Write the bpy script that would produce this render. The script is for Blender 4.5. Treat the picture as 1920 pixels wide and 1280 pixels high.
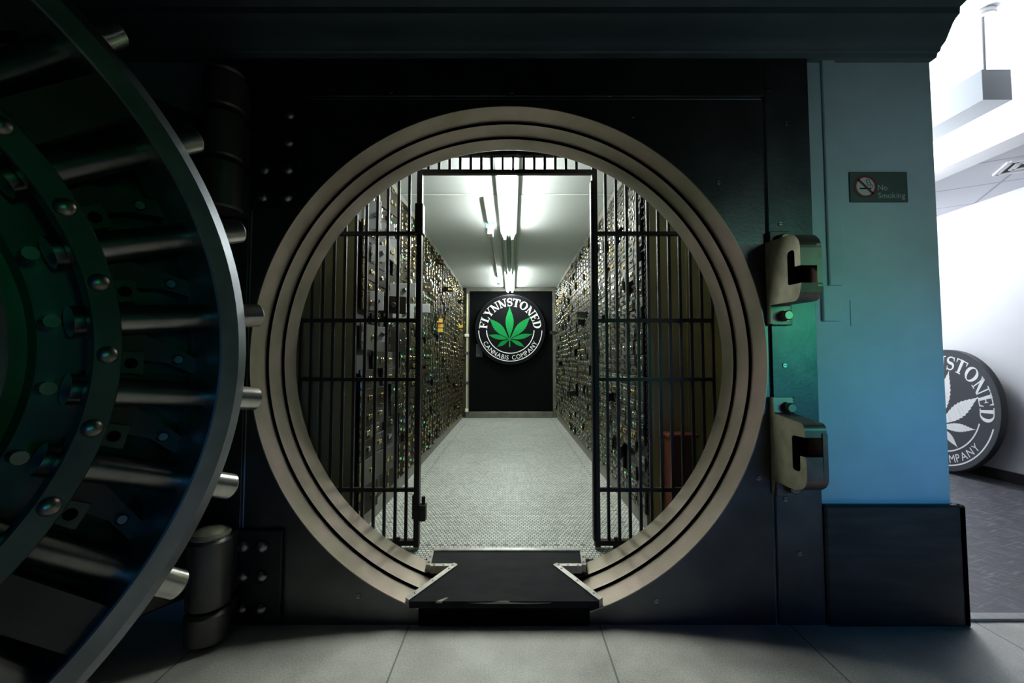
import bpy, math, random
from mathutils import Vector, Matrix
random.seed(7)
S = bpy.context.scene
for o in list(bpy.data.objects): bpy.data.objects.remove(o)
COL = S.collection
PI = math.pi
R_ = math.radians

# ------------------------------------------------------------------ camera
cam = bpy.data.cameras.new('camera'); cam.sensor_width = 36.0; cam.lens = 15.0
cam.clip_start = 0.02
cam_o = bpy.data.objects.new('camera', cam); COL.objects.link(cam_o)
cam_o.location = (0, 0, 1.126)
cam_o.rotation_euler = (PI/2 + math.atan(38/800), 0, 0)
S.camera = cam_o
# ------------------------------------------------------------------ world, lamps, exposure
S.view_settings.view_transform = 'Standard'; S.view_settings.look = 'None'
S.view_settings.gamma = 1.0; S.view_settings.use_curve_mapping = False
S.view_settings.exposure = 0.0
W = bpy.data.worlds.new('world'); S.world = W; W.use_nodes = True
W.node_tree.nodes['Background'].inputs[0].default_value = (0.35, 0.75, 1.0, 1)
W.node_tree.nodes['Background'].inputs[1].default_value = 0.0012

def area(name, loc, target, size, power, color, size_y=None, spread=180):
    l = bpy.data.lights.new(name, 'AREA'); l.energy = power; l.color = color
    l.size = size; l.spread = math.radians(spread)
    if size_y: l.shape = 'RECTANGLE'; l.size_y = size_y
    o = bpy.data.objects.new(name, l); COL.objects.link(o); o.location = loc
    o.rotation_euler = (Vector(target) - Vector(loc)).to_track_quat('-Z', 'Y').to_euler()
    return o
# coloured lamps of the lobby behind the camera
area('lobby_blue_lamp', (2.7, -1.3, 1.25), (1.78, 1.9, 0.74), 0.4, 0.95, (0.06, 0.45, 1.0), spread=28)
area('lobby_teal_lamp', (2.9, -2.4, 1.9), (1.80, 1.9, 1.62), 0.8, 1.05, (0.66, 0.88, 0.88), spread=32)
area('lobby_green_lamp', (3.75, -1.95, 1.60), (1.25, 1.9, 1.25), 0.4, 0.34, (0.03, 1.0, 0.42), spread=20)
area('lobby_low_blue_lamp', (1.9, -2.2, 0.6), (0.6, 1.9, 0.35), 0.6, 0.45, (0.12, 0.30, 1.0), spread=40)
area('lobby_door_blue_lamp', (0.9, -2.6, 0.8), (-1.0, 1.15, 0.85), 0.4, 0.22, (0.08, 0.35, 1.0), spread=20)
area('lobby_door_green_lamp', (2.6, -2.0, 1.5), (-1.15, 1.0, 1.30), 0.4, 0.20, (0.03, 1.0, 0.40), spread=24)
# unseen fill lamps added to brighten the room beside the vault
area('side_room_fill', (4.05, 5.9, 2.69), (4.2, 4.9, 0.0), 0.7, 66, (0.90, 0.94, 1.0))
area('side_room_fill', (3.80, 4.7, 2.69), (4.2, 4.0, 0.6), 0.6, 45, (0.90, 0.94, 1.0))
area('side_room_ceiling_fill', (2.5, 3.6, 2.5), (3.0, 3.1, 3.4), 0.9, 40, (0.92, 0.95, 1.0))

# ------------------------------------------------------------------ materials
def mat(name, base, rough=0.5, metal=0.0, var=0.0, scale=8.0, base2=None, bump=0.0, bscale=40.0, stretch=(1, 1, 1),
        emit=None, estr=0.0, rnd=0.0, spec=0.5, coords='Object', detail=4.0):
    m = bpy.data.materials.new(name); m.use_nodes = True
    nt = m.node_tree; N = nt.nodes; L = nt.links; b = N['Principled BSDF']
    b.inputs['Base Color'].default_value = (*base, 1); b.inputs['Roughness'].default_value = rough
    b.inputs['Metallic'].default_value = metal; b.inputs['Specular IOR Level'].default_value = spec
    if emit:
        b.inputs['Emission Color'].default_value = (*emit, 1); b.inputs['Emission Strength'].default_value = estr
    vec = None
    if var or base2 or bump:
        if coords == 'World':
            g = N.new('ShaderNodeNewGeometry'); src = g.outputs['Position']
        else:
            t = N.new('ShaderNodeTexCoord'); src = t.outputs['Object']
        mp = N.new('ShaderNodeMapping'); mp.inputs['Scale'].default_value = stretch
        L.new(src, mp.inputs[0]); vec = mp.outputs[0]
    out = None
    if var or base2:
        n = N.new('ShaderNodeTexNoise'); n.inputs['Scale'].default_value = scale; n.inputs['Detail'].default_value = detail
        L.new(vec, n.inputs['Vector'])
        r = N.new('ShaderNodeValToRGB'); r.color_ramp.elements[0].position = 0.32; r.color_ramp.elements[1].position = 0.68
        b2 = base2 if base2 else tuple(min(1, c*(1+var)) for c in base)
        b1 = base if base2 else tuple(c*(1-var) for c in base)
        r.color_ramp.elements[0].color = (*b1, 1); r.color_ramp.elements[1].color = (*b2, 1)
        L.new(n.outputs['Fac'], r.inputs[0]); out = r.outputs[0]
    if rnd:
        oi = N.new('ShaderNodeObjectInfo')
        hsv = N.new('ShaderNodeHueSaturation')
        mr = N.new('ShaderNodeMapRange'); mr.inputs[3].default_value = 1-rnd; mr.inputs[4].default_value = 1+rnd
        L.new(oi.outputs['Random'], mr.inputs[0]); L.new(mr.outputs[0], hsv.inputs['Value'])
        if out: L.new(out, hsv.inputs['Color'])
        else: hsv.inputs['Color'].default_value = (*base, 1)
        out = hsv.outputs[0]
    if out: L.new(out, b.inputs['Base Color'])
    if bump:
        n2 = N.new('ShaderNodeTexNoise'); n2.inputs['Scale'].default_value = bscale; n2.inputs['Detail'].default_value = 3
        L.new(vec, n2.inputs['Vector'])
        bp = N.new('ShaderNodeBump'); bp.inputs['Strength'].default_value = bump; bp.inputs['Distance'].default_value = 0.01
        L.new(n2.outputs['Fac'], bp.inputs['Height']); L.new(bp.outputs[0], b.inputs['Normal'])
    return m

M = {}
M['blue_wall'] = mat('painted blue plaster', (0.42, 0.57, 0.63), 0.7, var=0.06, scale=5, bump=0.05, bscale=120, coords='World')
M['cornice'] = mat('painted blue moulding', (0.09, 0.14, 0.165), 0.6, var=0.06, scale=4, coords='World')
M['white_wall'] = mat('white plaster', (0.86, 0.87, 0.89), 0.7, var=0.015, scale=3, coords='World')
M['vault_white'] = mat('vault ceiling paint', (0.62, 0.65, 0.62), 0.6, var=0.02, scale=3, coords='World')
M['plate'] = mat('dark steel plate', (0.085, 0.088, 0.09), 0.34, 0.75, var=0.35, scale=3.5, bump=0.04, bscale=60, coords='World')
M['plate2'] = mat('dark steel strip', (0.075, 0.08, 0.085), 0.36, 0.75, var=0.3, scale=5, bump=0.04, bscale=60, coords='World')
M['black'] = mat('black steel', (0.012, 0.012, 0.013), 0.5, 0.3, var=0.2)
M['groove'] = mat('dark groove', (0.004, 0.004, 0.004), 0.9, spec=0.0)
M['ring'] = mat('brushed bronze steel', (0.27, 0.255, 0.17), 0.48, 0.5, scale=3.5, base2=(0.48, 0.375, 0.32), bump=0.08, bscale=90, coords='World')
M['olive'] = mat('olive painted sheet', (0.32, 0.275, 0.12), 0.5, 0.0, var=0.25, scale=2.5, coords='World')
M['bar'] = mat('dark bronze bar', (0.03, 0.026, 0.023), 0.5, 0.3, spec=0.3)
M['bronze'] = mat('worn bronze', (0.40, 0.385, 0.27), 0.42, 0.35, var=0.2, scale=18)
M['steel'] = mat('bright steel', (0.62, 0.60, 0.56), 0.28, 1.0, var=0.1, scale=20)
M['dsteel'] = mat('grey steel', (0.25, 0.24, 0.23), 0.32, 1.0, var=0.2, scale=12)
M['door_rim'] = mat('satin door steel', (0.24, 0.255, 0.275), 0.46, 1.0, var=0.2, scale=7)
M['backplate'] = mat('back plate with green light tint', (0.05, 0.11, 0.085), 0.45, 0.3, var=0.3, scale=5)  # green lamplight on the plate is tinted into its base colour
M['door_rivet'] = mat('dull door rivet', (0.20, 0.18, 0.15), 0.35, 0.9)
M['door_ring'] = mat('dark satin ring steel', (0.075, 0.095, 0.088), 0.38, 0.9, var=0.2, scale=7)
M['door_dark'] = mat('dark door plate', (0.05, 0.055, 0.055), 0.4, 0.6, var=0.3, scale=6)
M['door_brown'] = mat('brown door steel', (0.045, 0.038, 0.035), 0.42, 0.6, var=0.2, scale=6)
M['hinge'] = mat('dark hinge iron', (0.10, 0.095, 0.085), 0.42, 0.6, var=0.2, scale=6)
M['rubber'] = mat('worn black rubber mat', (0.005, 0.006, 0.007), 0.7, 0.0, spec=0.12, scale=7, base2=(0.014, 0.016, 0.017), bump=0.1, bscale=130, stretch=(1, 3, 1))
M['edging'] = mat('aluminium edging', (0.52, 0.50, 0.44), 0.4, 0.7, var=0.2, scale=25)
M['plywood'] = mat('exposed board edge', (0.42, 0.36, 0.28), 0.7)
M['boxbody'] = mat('cabinet carcass', (0.025, 0.025, 0.022), 0.6, 0.2)
M['plinth'] = mat('grey plinth', (0.16, 0.16, 0.13), 0.5, var=0.1, scale=6)
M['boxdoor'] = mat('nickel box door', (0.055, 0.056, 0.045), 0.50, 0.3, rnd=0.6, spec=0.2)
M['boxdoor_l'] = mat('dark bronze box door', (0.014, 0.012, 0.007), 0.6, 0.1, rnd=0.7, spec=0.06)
M['boxdoor_w'] = mat('pale box door', (0.55, 0.56, 0.54), 0.45, 0.2, rnd=0.2)
M['lock'] = mat('nickel lock', (0.42, 0.41, 0.36), 0.26, 1.0)
M['brass'] = mat('brass lock', (0.48, 0.37, 0.16), 0.27, 1.0)
M['keyhole'] = mat('black keyhole', (0.005, 0.005, 0.005), 0.8)
M['green'] = mat('green sticker', (0.20, 1.0, 0.26), 0.5)
M['teal'] = mat('teal sticker', (0.03, 0.30, 0.26), 0.5)
M['yellow'] = mat('yellow tag', (0.80, 0.48, 0.06), 0.6)
M['enddoor'] = mat('black painted door', (0.0025, 0.003, 0.0035), 0.6, 0.0, spec=0.04)
M['enddframe'] = mat('dull metal door frame', (0.15, 0.15, 0.12), 0.45, 0.4, var=0.2)
M['disc'] = mat('black sign board', (0.004, 0.0045, 0.005), 0.6, spec=0.05)
M['disc_g'] = mat('charcoal sign board', (0.045, 0.05, 0.06), 0.5)
M['disc_side'] = mat('black sign edge', (0.012, 0.013, 0.018), 0.4)
M['white'] = mat('white lettering', (0.85, 0.86, 0.85), 0.5)
M['leaf'] = mat('green leaf print', (0.006, 0.21, 0.05), 0.5, spec=0.1)
M['tube'] = mat('fluorescent tube', (0.9, 0.9, 0.9), 0.4, emit=(0.93, 1.0, 0.97), estr=92.0)
M['tube_off'] = mat('unlit tube', (0.55, 0.60, 0.55), 0.3)
M['fixture'] = mat('green grey fixture', (0.30, 0.36, 0.28), 0.45)
M['fixture_w'] = mat('white fixture enamel', (0.75, 0.78, 0.76), 0.4)
M['conduit'] = mat('beige conduit', (0.42, 0.38, 0.30), 0.5)
M['jbox'] = mat('pale blue cover', (0.25, 0.52, 0.75), 0.5)
M['wbox'] = mat('white box', (0.78, 0.76, 0.70), 0.5)
M['pipe'] = mat('cream pipe', (0.55, 0.50, 0.28), 0.5)
M['redwood'] = mat('dark red wood', (0.11, 0.028, 0.018), 0.35, var=0.3, scale=6, stretch=(6, 6, 0.6))
M['keypad'] = mat('grey keypad', (0.05, 0.055, 0.06), 0.5)
M['signplate'] = mat('green grey sign plate', (0.05, 0.085, 0.078), 0.5)
M['signtext'] = mat('pale sign lettering', (0.42, 0.52, 0.50), 0.5)
M['signwhite'] = mat('sign white disc', (0.55, 0.60, 0.58), 0.5)
M['signred'] = mat('dark red ring', (0.16, 0.015, 0.022), 0.5)
M['stone'] = mat('dark marble plinth', (0.022, 0.022, 0.021), 0.5, spec=0.25, scale=5, base2=(0.05, 0.047, 0.043), stretch=(0.7, 1, 5), coords='World', detail=7)
M['blackbase'] = mat('black skirting', (0.012, 0.012, 0.014), 0.35)
M['threshold'] = mat('grey stone threshold', (0.42, 0.42, 0.42), 0.5, var=0.15, scale=30)
M['lampgrey'] = mat('grey pendant housing', (0.42, 0.45, 0.48), 0.5)
M['lampglow'] = mat('uplight diffuser', (0.9, 0.9, 0.9), 0.4, emit=(0.93, 0.96, 1.0), estr=14.0)
M['dark_gap'] = mat('vent darkness', (0.03, 0.03, 0.035), 0.8)
M['glass'] = mat('dark hub cover', (0.09, 0.11, 0.11), 0.3, 0.6, var=0.2)

def math_node(nt, op, a, b=None, v=None):
    n = nt.nodes.new('ShaderNodeMath'); n.operation = op
    for i, x in enumerate((a, b)):
        if x is None: continue
        if isinstance(x, (int, float)): n.inputs[i].default_value = x
        else: nt.links.new(x, n.inputs[i])
    return n.outputs[0]

def tile_mat():
    m = bpy.data.materials.new('small square floor tiles'); m.use_nodes = True
    nt = m.node_tree; N = nt.nodes; L = nt.links; b = N['Principled BSDF']
    g = N.new('ShaderNodeNewGeometry'); sx = N.new('ShaderNodeSeparateXYZ'); L.new(g.outputs['Position'], sx.inputs[0])
    T = 0.0235
    br = N.new('ShaderNodeTexBrick'); br.offset = 0.5; br.squash = 1.0
    br.inputs['Scale'].default_value = 1.0; br.inputs['Brick Width'].default_value = T; br.inputs['Row Height'].default_value = T
    br.inputs['Mortar Size'].default_value = 0.0027; br.inputs['Mortar Smooth'].default_value = 0.2; br.inputs['Bias'].default_value = -0.2
    br.inputs['Color1'].default_value = (0.72, 0.74, 0.67, 1); br.inputs['Color2'].default_value = (0.44, 0.46, 0.41, 1)
    br.inputs['Mortar'].default_value = (0.07, 0.075, 0.06, 1)
    L.new(g.outputs['Position'], br.inputs['Vector'])
    # dark accent tiles: every third tile of one row along the walls and the front
    def row(coord, at): return math_node(nt, 'COMPARE', math_node(nt, 'FLOOR', math_node(nt, 'DIVIDE', coord, T)), float(at)), None
    cx = sx.outputs[0]; cy = sx.outputs[1]
    fx = math_node(nt, 'FLOOR', math_node(nt, 'DIVIDE', cx, T)); fy = math_node(nt, 'FLOOR', math_node(nt, 'DIVIDE', cy, T))
    def eq(a, v):
        n = N.new('ShaderNodeMath'); n.operation = 'COMPARE'; L.new(a, n.inputs[0]); n.inputs[1].default_value = v; n.inputs[2].default_value = 0.4
        return n.outputs[0]
    m3y = eq(math_node(nt, 'FLOORED_MODULO', fy, 3.0), 1.0); m3x = eq(math_node(nt, 'FLOORED_MODULO', fx, 3.0), 1.0)
    side = math_node(nt, 'MULTIPLY', math_node(nt, 'ADD', eq(fx, -33.0), eq(fx, 29.0)), m3y)
    front = math_node(nt, 'MULTIPLY', eq(fy, 101.0), m3x)
    acc = math_node(nt, 'MINIMUM', math_node(nt, 'ADD', side, front), 1.0)
    mx = N.new('ShaderNodeMix'); mx.data_type = 'RGBA'
    L.new(math_node(nt, 'MULTIPLY', acc, 0.8), mx.inputs[0]); L.new(br.outputs['Color'], mx.inputs[6]); mx.inputs[7].default_value = (0.10, 0.11, 0.10, 1)
    n = N.new('ShaderNodeTexNoise'); n.inputs['Scale'].default_value = 3.0; L.new(g.outputs['Position'], n.inputs['Vector'])
    mr = N.new('ShaderNodeMapRange'); mr.inputs[3].default_value = 0.75; mr.inputs[4].default_value = 1.15; L.new(n.outputs['Fac'], mr.inputs[0])
    hs = N.new('ShaderNodeHueSaturation'); L.new(mx.outputs[2], hs.inputs['Color']); L.new(mr.outputs[0], hs.inputs['Value'])
    L.new(hs.outputs[0], b.inputs['Base Color']); b.inputs['Roughness'].default_value = 0.45
    bp = N.new('ShaderNodeBump'); bp.invert = True; bp.inputs['Strength'].default_value = 0.3; bp.inputs['Distance'].default_value = 0.002
    L.new(br.outputs['Fac'], bp.inputs['Height']); L.new(bp.outputs[0], b.inputs['Normal'])
    return m
M['tiles'] = tile_mat()

def brick_mat(name, c1, c2, mortar, w, h, ms, loc=(0, 0, 0), rotz=0.0, rough=0.6, speck=0.0, offset=0.0, blotch=0.25):
    m = bpy.data.materials.new(name); m.use_nodes = True
    nt = m.node_tree; N = nt.nodes; L = nt.links; b = N['Principled BSDF']
    g = N.new('ShaderNodeNewGeometry'); mp = N.new('ShaderNodeMapping'); mp.vector_type = 'POINT'
    mp.inputs['Location'].default_value = loc; mp.inputs['Rotation'].default_value = (0, 0, rotz)
    L.new(g.outputs['Position'], mp.inputs[0])
    br = N.new('ShaderNodeTexBrick'); br.offset = offset
    br.inputs['Scale'].default_value = 1.0; br.inputs['Brick Width'].default_value = w; br.inputs['Row Height'].default_value = h
    br.inputs['Mortar Size'].default_value = ms; br.inputs['Mortar Smooth'].default_value = 0.3
    br.inputs['Color1'].default_value = (*c1, 1); br.inputs['Color2'].default_value = (*c2, 1); br.inputs['Mortar'].default_value = (*mortar, 1)
    L.new(mp.outputs[0], br.inputs['Vector'])
    out = br.outputs['Color']
    if blotch:
        n = N.new('ShaderNodeTexNoise'); n.inputs['Scale'].default_value = 4.0; n.inputs['Detail'].default_value = 6; L.new(g.outputs['Position'], n.inputs['Vector'])
        n2 = N.new('ShaderNodeTexNoise'); n2.inputs['Scale'].default_value = 160.0; n2.inputs['Detail'].default_value = 2; L.new(g.outputs['Position'], n2.inputs['Vector'])
        s = math_node(nt, 'ADD', math_node(nt, 'MULTIPLY', n.outputs['Fac'], blotch*2), math_node(nt, 'MULTIPLY', n2.outputs['Fac'], speck))
        v = math_node(nt, 'ADD', s, 1.0 - blotch - speck*0.5)
        hs = N.new('ShaderNodeHueSaturation'); L.new(out, hs.inputs['Color']); L.new(v, hs.inputs['Value']); out = hs.outputs[0]
    L.new(out, b.inputs['Base Color']); b.inputs['Roughness'].default_value = rough
    return m
M['lobby_floor'] = brick_mat('terrazzo slabs', (0.74, 0.73, 0.65), (0.69, 0.68, 0.61), (0.27, 0.27, 0.24), 0.815, 1.9, 0.004, loc=(0.44+0.815, 0.75, 0), rough=0.5, speck=0.9, blotch=0.6)
M['tile_ceiling'] = brick_mat('suspended ceiling tiles', (0.74, 0.75, 0.80), (0.74, 0.75, 0.80), (0.46, 0.47, 0.52), 0.61, 0.61, 0.012, loc=(0.12, 0.05, 0), rotz=R_(32), rough=0.8, blotch=0)

def scuff_mat():
    m = bpy.data.materials.new('scuffed dark vinyl floor'); m.use_nodes = True
    nt = m.node_tree; N = nt.nodes; L = nt.links; b = N['Principled BSDF']
    g = N.new('ShaderNodeNewGeometry'); out = None
    acc = None
    for rot, sc in ((0.5, 9.0), (-0.35, 7.0), (1.2, 8.0)):
        mr_ = N.new('ShaderNodeMapping'); mr_.inputs['Rotation'].default_value = (0, 0, rot); L.new(g.outputs['Position'], mr_.inputs[0])
        mp = N.new('ShaderNodeMapping'); mp.inputs['Scale'].default_value = (2.2, 26.0, 1)
        L.new(mr_.outputs[0], mp.inputs[0])
        n = N.new('ShaderNodeTexNoise'); n.inputs['Scale'].default_value = sc*0.4; n.inputs['Detail'].default_value = 5; L.new(mp.outputs[0], n.inputs['Vector'])
        r = N.new('ShaderNodeValToRGB'); r.color_ramp.elements[0].position = 0.56; r.color_ramp.elements[1].position = 0.74
        L.new(n.outputs['Fac'], r.inputs[0])
        acc = r.outputs[0] if acc is None else math_node(nt, 'MAXIMUM', acc, r.outputs[0])
    mx = N.new('ShaderNodeMix'); mx.data_type = 'RGBA'; L.new(acc, mx.inputs[0])
    mx.inputs[6].default_value = (0.055, 0.057, 0.068, 1); mx.inputs[7].default_value = (0.26, 0.265, 0.29, 1)
    L.new(mx.outputs[2], b.inputs['Base Color']); b.inputs['Roughness'].default_value = 0.42
    return m
M['vinyl'] = scuff_mat()

# ------------------------------------------------------------------ mesh helpers
WL = {}
class MB:
    def __init__(s): s.v = []; s.f = []; s.m = []; s.mats = []
    def mi(s, m):
        if m not in s.mats: s.mats.append(m)
        return s.mats.index(m)
    def add(s, vs, fs, m):
        k = len(s.v); s.v += [Vector(v) for v in vs]; i = s.mi(m)
        for f in fs: s.f.append([k+a for a in f]); s.m.append(i)
        return s
    def box(s, x0, x1, y0, y1, z0, z1, m, T=None):
        vs = [(x, y, z) for z in (z0, z1) for y in (y0, y1) for x in (x0, x1)]
        if T is not None: vs = [T @ Vector(v) for v in vs]
        return s.add(vs, [(0, 2, 3, 1), (4, 5, 7, 6), (0, 1, 5, 4), (2, 6, 7, 3), (0, 4, 6, 2), (1, 3, 7, 5)], m)
    def bbox(s, x0, x1, y0, y1, z0, z1, m, b=0.004, T=None):
        """box with chamfered edges"""
        vs = []; idx = {}
        X = (x0, x1); Y = (y0, y1); Z = (z0, z1)
        for i in (0, 1):
            for j in (0, 1):
                for k in (0, 1):
                    dx = b if i == 0 else -b; dy = b if j == 0 else -b; dz = b if k == 0 else -b
                    for ax, p in enumerate(((X[i], Y[j]+dy, Z[k]+dz), (X[i]+dx, Y[j], Z[k]+dz), (X[i]+dx, Y[j]+dy, Z[k]))):
                        idx[(i, j, k, ax)] = len(vs); vs.append(p)
        fs = []
        for i in (0, 1):
            fs.append([idx[(i, j, k, 0)] for j, k in ((0, 0), (1, 0), (1, 1), (0, 1))][::(1 if i else -1)])
            fs.append([idx[(j, i, k, 1)] for j, k in ((0, 0), (1, 0), (1, 1), (0, 1))][::(-1 if i else 1)])
            fs.append([idx[(j, k, i, 2)] for j, k in ((0, 0), (1, 0), (1, 1), (0, 1))][::(1 if i else -1)])
        for a in (0, 1):
            for c in (0, 1):
                fs.append([idx[(0, a, c, 1)], idx[(1, a, c, 1)], idx[(1, a, c, 2)], idx[(0, a, c, 2)]])
                fs.append([idx[(a, 0, c, 0)], idx[(a, 1, c, 0)], idx[(a, 1, c, 2)], idx[(a, 0, c, 2)]])
                fs.append([idx[(a, c, 0, 0)], idx[(a, c, 1, 0)], idx[(a, c, 1, 1)], idx[(a, c, 0, 1)]])
        for i in (0, 1):
            for j in (0, 1):
                for k in (0, 1): fs.append([idx[(i, j, k, 0)], idx[(i, j, k, 1)], idx[(i, j, k, 2)]])
        if T is not None: vs = [T @ Vector(v) for v in vs]
        return s.add(vs, fs, m)
    def cyl(s, p0, p1, r0, m, r1=None, n=20, caps=True, bev=0.0):
        p0 = Vector(p0); p1 = Vector(p1); r1 = r0 if r1 is None else r1
        d = (p1-p0).normalized(); a = d.orthogonal().normalized(); b = d.cross(a)
        prof = [(0, r0), ((p1-p0).length, r1)]
        if bev: prof = [(0, r0), ((p1-p0).length-bev, r1), ((p1-p0).length, r1-bev)]
        vs = []; fs = []
        for t, r in prof:
            for i in range(n):
                th = 2*PI*i/n; vs.append(p0 + d*t + a*(r*math.cos(th)) + b*(r*math.sin(th)))
        for j in range(len(prof)-1):
            for i in range(n): fs.append((j*n+i, j*n+(i+1) % n, (j+1)*n+(i+1) % n, (j+1)*n+i))
        if caps: fs.append(tuple(range(n))[::-1]); fs.append(tuple((len(prof)-1)*n+i for i in range(n)))
        return s.add(vs, fs, m)
    def lathe(s, c, axis, prof, m, n=96, a0=0.0, a1=2*PI, closed=False):
        """prof: list of (radius, distance along axis); axis 'y' or 'z' or 'x'"""
        full = abs(a1-a0-2*PI) < 1e-6; cnt = n if full else n+1; vs = []; fs = []
        for r, t in prof:
            for i in range(cnt):
                th = a0+(a1-a0)*i/n; u, w = r*math.cos(th), r*math.sin(th)
                vs.append({'y': (c[0]+u, c[1]+t, c[2]+w), 'z': (c[0]+u, c[1]+w, c[2]+t), 'x': (c[0]+t, c[1]+u, c[2]+w)}[axis])
        K = len(prof)
        for j in range(K if closed else K-1):
            j2 = (j+1) % K
            for i in range(n):
                i2 = (i+1) % cnt
                fs.append((j*cnt+i, j2*cnt+i, j2*cnt+i2, j*cnt+i2))
        return s.add(vs, fs, m)
    def dome(s, c, axis, r, h, m, n=16, k=5, T=None):
        """button head; axis = direction vector"""
        d = Vector(axis).normalized(); a = d.orthogonal().normalized(); b = d.cross(a); c = Vector(c); vs = []; fs = []
        for j in range(k):
            ph = PI/2*j/k
            for i in range(n):
                th = 2*PI*i/n; vs.append(c + d*(h*math.sin(ph)) + (a*math.cos(th)+b*math.sin(th))*(r*math.cos(ph)))
        vs.append(c+d*h)
        for j in range(k-1):
            for i in range(n): fs.append((j*n+i, j*n+(i+1) % n, (j+1)*n+(i+1) % n, (j+1)*n+i))
        for i in range(n): fs.append(((k-1)*n+i, (k-1)*n+(i+1) % n, len(vs)-1))
        fs.append(tuple(range(n))[::-1])
        return s.add(vs, fs, m)
    def prism(s, poly, fn, t0, t1, m, sides=None):
        """extrude polygon; fn(u, v, t) -> xyz"""
        n = len(poly); vs = [fn(u, v, t) for t in (t0, t1) for u, v in poly]
        s.add(vs, [tuple(range(n))[::-1], tuple(range(n, 2*n))], m)
        k = len(s.v)-2*n; i0 = s.mi(sides or m)
        for i in range(n):
            j = (i+1) % n; s.f.append([k+i, k+j, k+n+j, k+n+i]); s.m.append(i0)
        return s
    def build(s, name, parent=None, origin=None, smooth=35, local=True):
        if not s.v: return None
        lo = Vector([min(v[i] for v in s.v) for i in range(3)]); hi = Vector([max(v[i] for v in s.v) for i in range(3)])
        c = Vector(origin) if origin is not None else (lo+hi)/2
        me = bpy.data.meshes.new(name); me.from_pydata([v-c for v in s.v], [], s.f)
        for m in s.mats: me.materials.append(m)
        me.polygons.foreach_set('material_index', s.m)
        import bmesh
        bm = bmesh.new(); bm.from_mesh(me); bmesh.ops.recalc_face_normals(bm, faces=bm.faces) if getattr(s, 'recalc', True) else None
        bm.to_mesh(me); bm.free()
        if smooth: 
            me.polygons.foreach_set('use_smooth', [True]*len(me.polygons)); me.set_sharp_from_angle(angle=R_(smooth))
        o = bpy.data.objects.new(name, me); COL.objects.link(o)
        if parent: o.parent = parent; o.location = c - WL.get(parent, Vector())
        else: o.location = c
        WL[o] = c
        return o
def tag(o, label, cat, group=None, kind=None):
    if label: o['label'] = label
    if cat: o['category'] = cat
    if group: o['group'] = group
    if kind: o['kind'] = kind
    return o
def thing(name, label, cat, loc=(0, 0, 0), rotz=0.0, group=None, local_frame=False):
    o = bpy.data.objects.new(name, None); COL.objects.link(o); o.location = loc; o.rotation_euler = (0, 0, rotz)
    o.empty_display_size = 0.1
    WL[o] = Vector() if local_frame else Vector(loc)
    return tag(o, label, cat, group)
def struct(o, label=None, cat=None): return tag(o, label, cat, None, 'structure')
def dup(src, parent, loc, rot=None):
    c = src.copy(); COL.objects.link(c); c.parent = parent; c.location = loc
    if rot is not None: c.rotation_euler = rot
    return c

# ------------------------------------------------------------------ setting: lobby floor, vault shell, side room
WY = 1.9                                             # front plane of the vault wall
VF = 0.126                                           # vault floor level
CX, CZ, CR = -0.015, 1.142, 1.138                    # round opening
struct(MB().box(-4, 6.5, -4, 1.93, -0.1, 0, M['lobby_floor']).build('floor', smooth=0), 'grey terrazzo lobby floor in large slabs in front of the vault', 'floor')
struct(MB().box(1.9, 4.7, 1.93, 7, -0.1, 0, M['vinyl']).build('floor', smooth=0), 'scuffed dark vinyl floor of the bright side room', 'floor')
struct(MB().bbox(1.94, 4.66, 1.905, 1.955, 0.0, 0.012, M['threshold'], 0.003).build('trim_1', smooth=0), 'grey threshold strip between lobby and side room', 'threshold')

def plate_with_hole(mb, x0, x1, z0, z1, cx, cz, r, y0, y1, m, n=96):
    """rectangular slab x0..x1, z0..z1 with a round hole, thickness y0..y1"""
    inn = []; out = []
    for i in range(n):
        th = 2*PI*i/n; ux, uz = math.cos(th), math.sin(th)
        inn.append((cx+r*ux, cz+r*uz))
        t = 1e9
        if ux > 1e-9: t = min(t, (x1-cx)/ux)
        if ux < -1e-9: t = min(t, (x0-cx)/ux)
        if uz > 1e-9: t = min(t, (z1-cz)/uz)
        if uz < -1e-9: t = min(t, (z0-cz)/uz)
        out.append((cx+t*ux, cz+t*uz))
    # snap nearest to corners
    for X in (x0, x1):
        for Z in (z0, z1):
            k = min(range(n), key=lambda q: (out[q][0]-X)**2+(out[q][1]-Z)**2); out[k] = (X, Z)
    vs = [(x, y0, z) for x, z in out]+[(x, y0, z) for x, z in inn]+[(x, y1, z) for x, z in out]+[(x, y1, z) for x, z in inn]
    fs = []
    for i in range(n):
        j = (i+1) % n
        fs += [(i, j, n+j, n+i), (2*n+i, 3*n+i, 3*n+j, 2*n+j), (i, 2*n+i, 2*n+j, j), (n+i, n+j, 3*n+j, 3*n+i)]
    mb.add(vs, fs, m); return mb
w = plate_with_hole(MB(), -4.0, 1.92, -0.05, 3.7, CX, CZ, 1.165, WY, 2.22, M['blue_wall'])
struct(w.build('wall_front', smooth=0), 'blue painted wall around the vault doorway', 'wall')
struct(MB().box(1.80, 1.92, 2.22, 7.9, 0, 3.7, M['white_wall']).build('wall_vault_side', smooth=0), 'white flank of the vault inside the side room', 'wall')
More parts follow.
